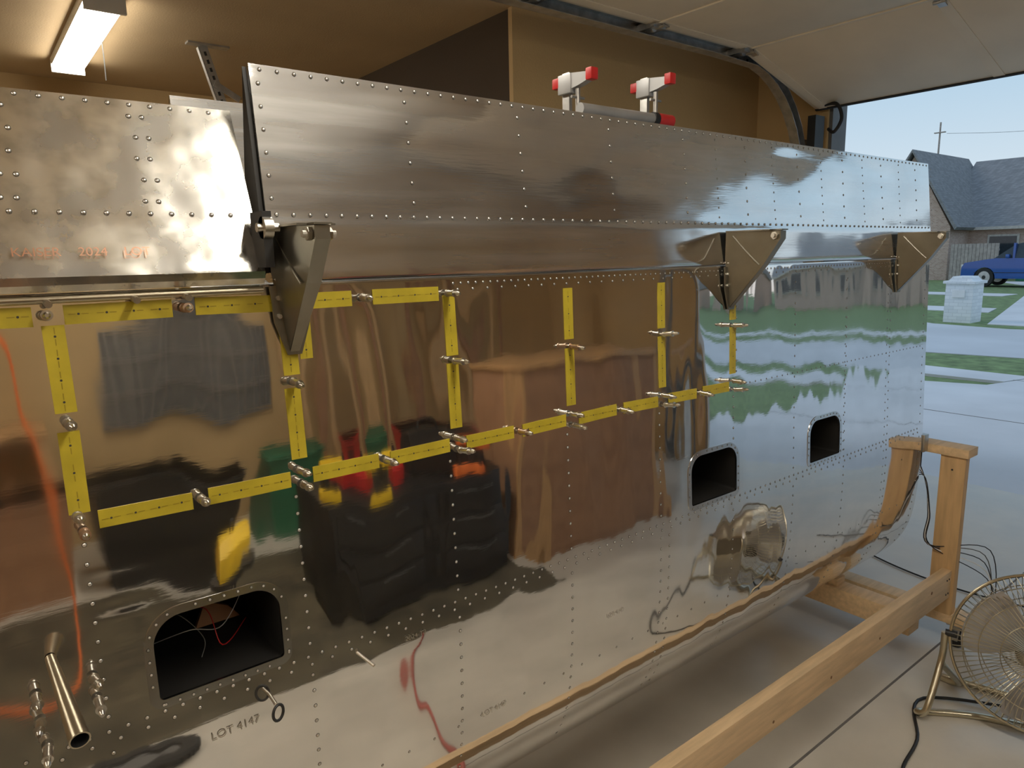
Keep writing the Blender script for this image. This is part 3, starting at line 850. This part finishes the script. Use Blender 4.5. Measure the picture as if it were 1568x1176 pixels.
g.finish(parent=fan)
g = MB("tube_stand")
L_ = FPt(RF+.015, math.pi, 0); R_ = FPt(RF+.015, 0, 0)
l1 = [L_, Vector((L_.x-.01, L_.y, .2)), Vector((L_.x-.10, L_.y+.0, .05)), Vector((L_.x-.07, L_.y-.03, .014)), Vector((L_.x+.05, L_.y-.10 if L_.y > R_.y else L_.y+.10, .012)), Vector(((L_.x+R_.x)/2+.05, (L_.y+R_.y)/2, .012)), Vector((R_.x+.05, R_.y+.10 if L_.y > R_.y else R_.y-.10, .012)), Vector((R_.x-.07, R_.y+.03, .014)), Vector((R_.x-.10, R_.y, .05)), Vector((R_.x-.01, R_.y, .2)), R_]
g.tube(l1, .0115, M_CHROME, seg=12, n=8)
g.tube([Vector((L_.x, L_.y, .18)), Vector((L_.x+.18, L_.y, .03)), Vector((L_.x+.22, L_.y-.05, .012)), Vector((R_.x+.22, R_.y+.05, .012)), Vector((R_.x+.18, R_.y, .03)), Vector((R_.x, R_.y, .18))], .0115, M_CHROME, seg=12)
g.cyl(L_, FPt(RF-.02, math.pi, 0), .012, M_BLACK); g.cyl(R_, FPt(RF-.02, 0, 0), .012, M_BLACK)
g.finish(parent=fan)
pc = MB("fan_power_cord")
pc.tube([(2.75, .60, .02), (2.55, .9, .007), (2.3, .82, .007), (2.1, .78, .007), (2.03, .66, .007), (2.2, .50, .007), (2.5, .35, .007), (2.9, .1, .007)], .0055, M_BLACK, seg=8)
pc.finish()
pc = MB("extension_cord")
pc.tube([(3.9, 2.6, .006), (3.8, 2.0, .006), (3.6, 1.5, .006), (3.55, 1.15, .006), (3.6, .80, .006), (3.55, .68, .006), (3.5, .5, .006)], .004, M_BLACK, seg=6)
pc.finish()

# ------------------------------------------------------------------ workshop side (seen mirrored in the skin)
sh = MB("wire_grid_rack")
gx0, gx1, gz0, gz1 = 0.78, 1.88, .78, 1.52
YG = YR+.005
sh.box((gx0, YG, gz0), (gx1, YG+.02, gz1), M_GREY)
for k in range(10): sh.box((gx0+k*(gx1-gx0-.02)/9, YG+.02, gz0), (gx0+.018+k*(gx1-gx0-.02)/9, YG+.04, gz1), M_GALV)
for k in range(4): sh.box((gx0, YG+.02, gz0+k*(gz1-gz0-.02)/3), (gx1, YG+.045, gz0+.02+k*(gz1-gz0-.02)/3), M_GALV)
sh.finish()
tcab = MB("black_tool_cart")
cx_0, cx_1, cy_0, cy_1 = 1.28, 2.30, -1.30, -.75
tcab.box((cx_0, cy_0, .10), (cx_1, cy_1, .62), M_BLACK, bevel=.01)
for r_ in range(3):
    for c_ in range(2):
        tcab.box((cx_0+.03+c_*.485, cy_1, .13+r_*.155), (cx_0+.49+c_*.485, cy_1+.012, .265+r_*.155), M_BLACK, bevel=.004)
        tcab.box((cx_0+.14+c_*.485, cy_1+.012, .238+r_*.155), (cx_0+.38+c_*.485, cy_1+.020, .243+r_*.155), M_GREY)
for x_ in (cx_0+.08, cx_1-.08):
    for y in (cy_0+.08, cy_1-.08): tcab.cyl((x_-.02, y, .055), (x_+.02, y, .055), .045, M_RUBBER)
tcab.box((cx_0+.02, cy_0+.02, .03), (cx_1-.02, cy_1-.02, .10), M_BLACK)
tcab.finish()
def toolbox(name, x0, x1, y0, y1, z, m, hh=.2):
    t = MB(name); ym = (y0+y1)/2
    t.prism([(y0, z), (y1, z), (y1, z+hh*.65), (ym+.05, z+hh), (ym-.05, z+hh), (y0, z+hh*.65)], 'X', x0, x1, m)
    t.tube([(x0+.1, ym, z+hh), (x0+.11, ym, z+hh+.04), (x1-.11, ym, z+hh+.04), (x1-.1, ym, z+hh)], .01, M_BLACK); t.finish()
toolbox("red_toolbox", 1.55, 1.75, -1.2, -1.0, .62, M_RED, .10)
toolbox("black_toolbox", 1.82, 2.16, -1.2, -.93, .62, M_BLACK, .2)
def drill(x0, y0, z0, m):
    dr = MB("cordless_drill")
    dr.cyl((x0, y0, z0+.16), (x0+.15, y0, z0+.16), .033, m); dr.box((x0, y0-.025, z0+.03), (x0+.045, y0+.025, z0+.15), M_BLACK); dr.box((x0-.03, y0-.035, z0), (x0+.08, y0+.035, z0+.05), m, bevel=.005)
    dr.cyl((x0+.15, y0, z0+.16), (x0+.21, y0, z0+.16), .018, M_DARK); dr.finish()
drill(1.98, -.83, .62, M_ORANGE); drill(1.33, -.83, .62, M_YEL)
sl = MB("shop_stool")
sl.cyl((.80, -.95, .42), (.80, -.95, .46), .19, M_BLACK, seg=28)
for k in range(4):
    a = math.pi/4+k*math.pi/2
    sl.cyl((.80+.12*math.cos(a), -.95+.12*math.sin(a), .43), (.80+.2*math.cos(a), -.95+.2*math.sin(a), 0.012), .014, M_DARK, seg=10)
sl.tube([(.80+.165*math.cos(2*math.pi*k/24), -.95+.165*math.sin(2*math.pi*k/24), .18) for k in range(24)], .008, M_DARK, closed=True, smooth=False); sl.finish()
toolbox("yellow_tool_case", .68, .92, -1.07, -.85, .46, M_YEL, .17)
mt = MB("added_dark_mat"); mt.box((-1.6, -2.2, 0.0), (2.38, -.42, .008), M_MAT, bevel=.002); mt.finish()  # dark sheet added out of view to darken the floor mirrored in the skin
# small black wheel lying on the floor
ty = MB("rubber_tire")
nT = 40; prof = [(.095, .0), (.145, .0), (.160, .012), (.165, .035), (.160, .060), (.145, .072), (.095, .072), (.085, .036)]
rows = []
for k in range(nT):
    a = 2*math.pi*k/nT
    rows.append([ty.bm.verts.new((.26+r_*math.cos(a), -.16+r_*math.sin(a), z_+.001)) for r_, z_ in prof])
for k in range(nT):
    for j in range(len(prof)):
        ty.face([rows[k][j], rows[(k+1) % nT][j], rows[(k+1) % nT][(j+1) % len(prof)], rows[k][(j+1) % len(prof)]], M_RUBBER)
for k in range(nT):
    a = 2*math.pi*k/nT
    ty.box((.26+.162*math.cos(a)-.004, -.16+.162*math.sin(a)-.004, .015), (.26+.162*math.cos(a)+.004, -.16+.162*math.sin(a)+.004, .06), M_RUBBER)
ty.cyl((.26, -.16, .02), (.26, -.16, .055), .088, M_GREY, seg=24)
ty.finish()
cbx = MB("brown_wood_cabinet")
bx0, bx1, by0, by1, bh = 2.45, 3.60, -1.40, -.78, 1.12
cbx.box((bx0, by0, 0.0), (bx1, by1, bh), M_BROWN, bevel=.005)
cbx.box((bx0-.03, by0-.02, bh), (bx1+.03, by1+.04, bh+.03), M_CABW, bevel=.004)
cbx.box((bx0-.01, by1-.03, 0), (bx0+.08, by1+.012, bh), M_CABW); cbx.box((bx1-.06, by1-.03, 0), (bx1+.01, by1+.012, bh), M_CABW)
cbx.box((bx0+.08, by1, .05), (bx1-.06, by1+.008, bh-.02), M_BROWN)
cbx.finish()
lb = MB("leaning_lumber")
for k, x_ in enumerate((2.15, 2.45, 2.62, 3.2, 3.55, 3.72, 3.95, 4.3)):
    lb.box((x_, YR+.33, 0.0), (x_+.10, YR+.37, 2.3), [M_WOODV, M_BROWN][k % 2], rot=Matrix.Rotation(0.05+.03*(k % 3), 3, 'X') , pivot=(x_, YR+.33, 0))
lb.finish()
wk = MB("work_bench")
wk.box((-2.6, YR+.02, .86), (0.3, YR+.7, .90), M_CABW, bevel=.003)
for x_ in (-2.5, -1.2, .2):
    for y in (YR+.06, YR+.6): wk.box((x_, y, 0), (x_+.08, y+.08, .86), M_WOODV)
wk.box((-2.5, YR+.1, .25), (.25, YR+.65, .28), M_CABW); wk.finish()
def bin_(name, x_, y, w_, m, hh=.35, z0=0.0):
    b = MB(name)
    b.prism([(x_-w_/2, z0), (x_+w_/2, z0), (x_+w_*.6, hh), (x_-w_*.6, hh)], 'Y', y-w_*.4, y+w_*.4, m)
    b.box((x_-w_*.64, y-w_*.45, hh-.03), (x_+w_*.64, y+w_*.45, hh), m, bevel=.008); b.finish()
bin_("green_storage_tote", 1.8, -2.7, .55, M_GREEN, .55)
bin_("black_storage_tote", 0.85, -2.6, .6, M_BLACK, .60)
bin_("brown_storage_tote", 0.05, -2.55, .5, M_BROWN, .60)
bin_("black_storage_tote", -.75, -2.6, .6, M_BLACK, .60)
bin_("red_storage_tote", 2.9, -2.8, .5, M_RED, .5)
oc = MB("orange_extension_cord")
oc.tube([(0.04, -1.5, ZC), (0.06, -1.5, 2.2), (0.10, -1.48, 1.35), (0.17, -1.5, .75), (0.22, -1.45, .25), (0.20, -1.25, .022), (0.05, -1.1, .018), (-.3, -1.2, .018), (-.6, -1.5, .018)], .0125, M_ORANGE, seg=8); oc.finish()
rh = MB("red_air_hose")
rh.tube([(1.52, -.40, .014), (1.42, -.30, .012), (1.33, -.22, .012), (1.24, -.05, .012), (1.14, .18, .012), (1.07, .5, .012), (1.0, .9, .012), (.9, 1.3, .012)], .0085, M_HOSE, seg=8); rh.finish()

# ------------------------------------------------------------------ outdoors
g = MB("ground_lawn"); g.box((XF+.15, -90, -.30), (120, 90, -.06), M_GRASS); g.finish()
g = MB("driveway")
def slab(b, poly, z0, z1, m): b.prism(poly, 'Z', z0, z1, m)
slab(g, [(XF+.15, -2.6), (9.0, -2.6), (12.4, -3.4), (12.4, 2.9), (10.5, 2.75), (9.5, 3.0), (8.7, 5.2), (8.2, 12), (XF+.15, 12)], -.06, -.02, M_DRIVE)
g.box((7.6, -2.6, -.021), (7.615, 5, -.018), M_JOINT); g.box((XF+.15, .55, -.021), (12.4, .56, -.018), M_JOINT); g.box((XF+.15, 4.5, -.021), (8.4, 4.51, -.018), M_JOINT)
g.box((10.05, -2.6, -.021), (10.065, 2.9, -.018), M_JOINT)
g.finish()
g = MB("sidewalk")
slab(g, [(9.9, 2.95), (10.5, 2.80), (10.6, 4.5), (10.3, 20), (9.3, 20), (9.85, 4.5)], -.06, -.025, M_DRIVE)
slab(g, [(10.2, -3.1), (11.2, -3.4), (11.2, -60), (10.2, -60)], -.06, -.025, M_DRIVE); g.finish()
g = MB("street")
slab(g, [(12.5, -90), (17.3, -90), (17.3, 2.0), (16.6, 5.0), (16.9, 6.5), (19, 9.0), (22, 11.0), (22, 14), (18, 15), (14, 13.5), (12.3, 10), (11.9, 6), (12.5, 2.9)], -.06, -.05, M_STREET)
g.finish()
g = MB("neighbour_driveway")
slab(g, [(17.4, 2.6), (17.4, 5.6), (34, 9.4), (39.2, 12.4), (39.2, 5.0), (34, 5.0)], -.06, -.045, M_DRIVE)
slab(g, [(20.5, 6.6), (22, 6.9), (22, 22), (20.5, 22)], -.06, -.044, M_DRIVE)
slab(g, [(27.5, 8.5), (29.0, 8.5), (29, 30), (27.5, 30)], -.06, -.044, M_DRIVE)
slab(g, [(19.2, -60), (20.4, -60), (20.4, 2.9), (19.2, 2.9)], -.06, -.043, M_DRIVE)
g.finish()

def house(name, xf, xb, y0, y1, eave, ridge, gable=None):
    hh = MB(name)
    xm = (xf+xb)/2
    hh.box((xf+.4, y0+.4, -.06), (xb-.4, y1-.4, eave), M_BRICKH)
    hh.prism([(xf, eave), (xm, ridge), (xb, eave), (xb, eave-.15), (xf, eave-.15)], 'Y', y0, y1, M_SHING, mats=[M_SHING, M_SHING, M_TRIM, M_TRIM, M_TRIM])
    if gable:
        for (ga, gb, gz, gx) in gable:
            gm = (ga+gb)/2
            hh.prism([(ga+.3, -.06), (gb-.3, -.06), (gb-.3, eave), (gm, gz-.35), (ga+.3, eave)], 'X', gx+.3, xm, M_BRICKH)
            for s, yy in ((1, ga), (-1, gb)):
                hh.prism([(yy, eave-.15), (gm, gz-.15), (gm, gz), (yy-.1*s, eave-.02)], 'X', gx, xm, M_SHING)
            hh.box((gx+.24, gm-.7, .9), (gx+.3, gm+.7, 2.2), M_TRIM); hh.box((gx+.2, gm-.6, 1.0), (gx+.26, gm+.6, 2.1), M_GLASS)
    yy = y0+1.5
    while yy < y1-2.5:
        hh.box((xf+.30, yy-.1, .8), (xf+.42, yy+1.3, 2.2), M_TRIM); hh.box((xf+.27, yy, .9), (xf+.32, yy+1.2, 2.1), M_GLASS); yy += 3.4
    return hh.finish()
house("neighbour_house", 42, 52, 1.0, 16.5, 2.6, 6.4, gable=[(14.6, 19.2, 6.6, 39.6)])
house("neighbour_house", 41, 51, 20.5, 36, 2.7, 6.9, gable=[(23, 28, 6.2, 39)])
house("neighbour_house", 38, 48, -22, -6, 2.7, 6.2, gable=[(-14, -9, 6.0, 36.5)])
house("neighbour_house", 36, 46, -46, -27, 2.7, 6.4, gable=[(-36, -31, 6.2, 34)])
fn = MB("wooden_fence")
for k in range(13): fn.prism([(39.3, -.06), (39.4, -.06), (39.4, 1.75), (39.3, 1.75)], 'Y', 12.5+k*.16, 12.645+k*.16, M_FENCE)
for z in (.3, 1.4): fn.box((39.4, 12.5, z), (39.46, 14.55, z+.1), M_FENCE)
fn.finish()
mb = MB("brick_mailbox")
mb.box((17.45, 5.95, -.06), (18.05, 6.50, .80), M_BRICKW)
mb.box((17.4, 5.90, .80), (18.1, 6.55, .86), M_BRICKW, bevel=.01)
mb.prism([(5.98, .86), (6.47, .86), (6.38, .96), (6.07, .96)], 'X', 17.48, 18.02, M_BRICKW)
mb.box((17.42, 6.10, .50), (17.45, 6.35, .66), M_WHITE); mb.finish()
pl = MB("utility_pole"); pl.cyl((62, 24.5, -.06), (62, 24.5, 11.2), .09, M_FENCE, r1=.06); pl.box((61.9, 24.1, 10.4), (62.1, 24.9, 10.47), M_FENCE)
pl.tube([(62, 24, 10.3), (62, 18, 9.7), (62, 8, 9.6), (62, -4, 10.3)], .012, M_BLACK, seg=5); pl.finish()
tr = MB("recycling_bin"); tr.prism([(11.35, -.045), (11.8, -.045), (11.85, .95), (11.3, .95)], 'X', 39.7, 40.2, M_GREEN); tr.box((39.65, 11.25, .95), (40.25, 11.9, 1.03), M_GREEN); tr.finish()

# car (nose towards +Y)
car = MB("blue_car")
cx0, cx1 = 33.6, 35.4
def cy(y): return 12.0-y
body = [(0.0, .35), (.02, .70), (.12, .86), (.9, .98), (1.25, 1.02), (4.3, 1.02), (4.55, .95), (4.6, .6), (4.5, .32)]
def arch(c): return [(c+.40*math.cos(a), .30+.40*math.sin(a)) for a in [math.pi*k/10 for k in range(11)]]
low = body + [(4.15, .28)] + arch(3.72) + arch(.88) + [(.1, .28)]
car.prism([(cy(y), z) for y, z in low], 'X', cx0, cx1, M_CAR)
cab = [(1.15, 1.0), (1.85, 1.50), (2.2, 1.58), (3.4, 1.58), (3.9, 1.45), (4.4, 1.0)]
A = [car.bm.verts.new((cx0+.06, cy(y), z) if z < 1.1 else (cx0+.22, cy(y), z)) for y, z in cab]
B_ = [car.bm.verts.new((cx1-.06, cy(y), z) if z < 1.1 else (cx1-.22, cy(y), z)) for y, z in cab]
for i in range(6):
    car.face([A[i], A[(i+1) % 6], B_[(i+1) % 6], B_[i]], M_GLASS if i in (0, 4) else M_CAR)
car.face(A, M_GLASS); car.face(B_, M_GLASS)
for (y, r_) in ((1.85, 0), (2.75, 0), (3.7, 0)):
    for xx, s in ((cx0, 1), (cx1, -1)):
        car.prism([(cy(y-.03), 1.0), (cy(y+.05), 1.0), (cy(y+.05), 1.55), (cy(y-.03), 1.55)], 'X', xx+s*.05, xx+s*.215, M_CAR)
for y in (.88, 3.72):
    for xx in (cx0+.0, cx1-.22):
        car.cyl((xx, cy(y), .34), (xx+.22, cy(y), .34), .34, M_RUBBER, seg=28)
        car.cyl((xx-.01, cy(y), .34), (xx+.23, cy(y), .34), .22, M_RIM, seg=20)
        car.cyl((xx-.015, cy(y), .34), (xx+.235, cy(y), .34), .07, M_DARK, seg=12)
for xx in (cx0+.05, cx1-.4): car.box((xx, cy(.12), .66), (xx+.35, cy(-.01), .80), M_WHITE, bevel=.01)
car.box((cx0+.45, cy(.04), .40), (cx1-.45, cy(-.015), .62), M_BLACK)
car.box((cx0-.14, cy(1.75), 1.02), (cx0+.06, cy(1.62), 1.16), M_CAR, bevel=.02)
car.box((cx0-.006, cy(4.2), .50), (cx0, cy(.5), .52), M_BLACK)
co_ = car.finish(); co_.scale = (1, 1, 1.14); co_.location.z = -.045
sun = D.lights.new("sun", 'SUN'); sun.energy = 0.5; sun.angle = math.radians(20); sun.color = (1, .9, .8)
so = D.objects.new("sun", sun); so.rotation_euler = (math.radians(50), 0, math.radians(200)); scene.collection.objects.link(so)
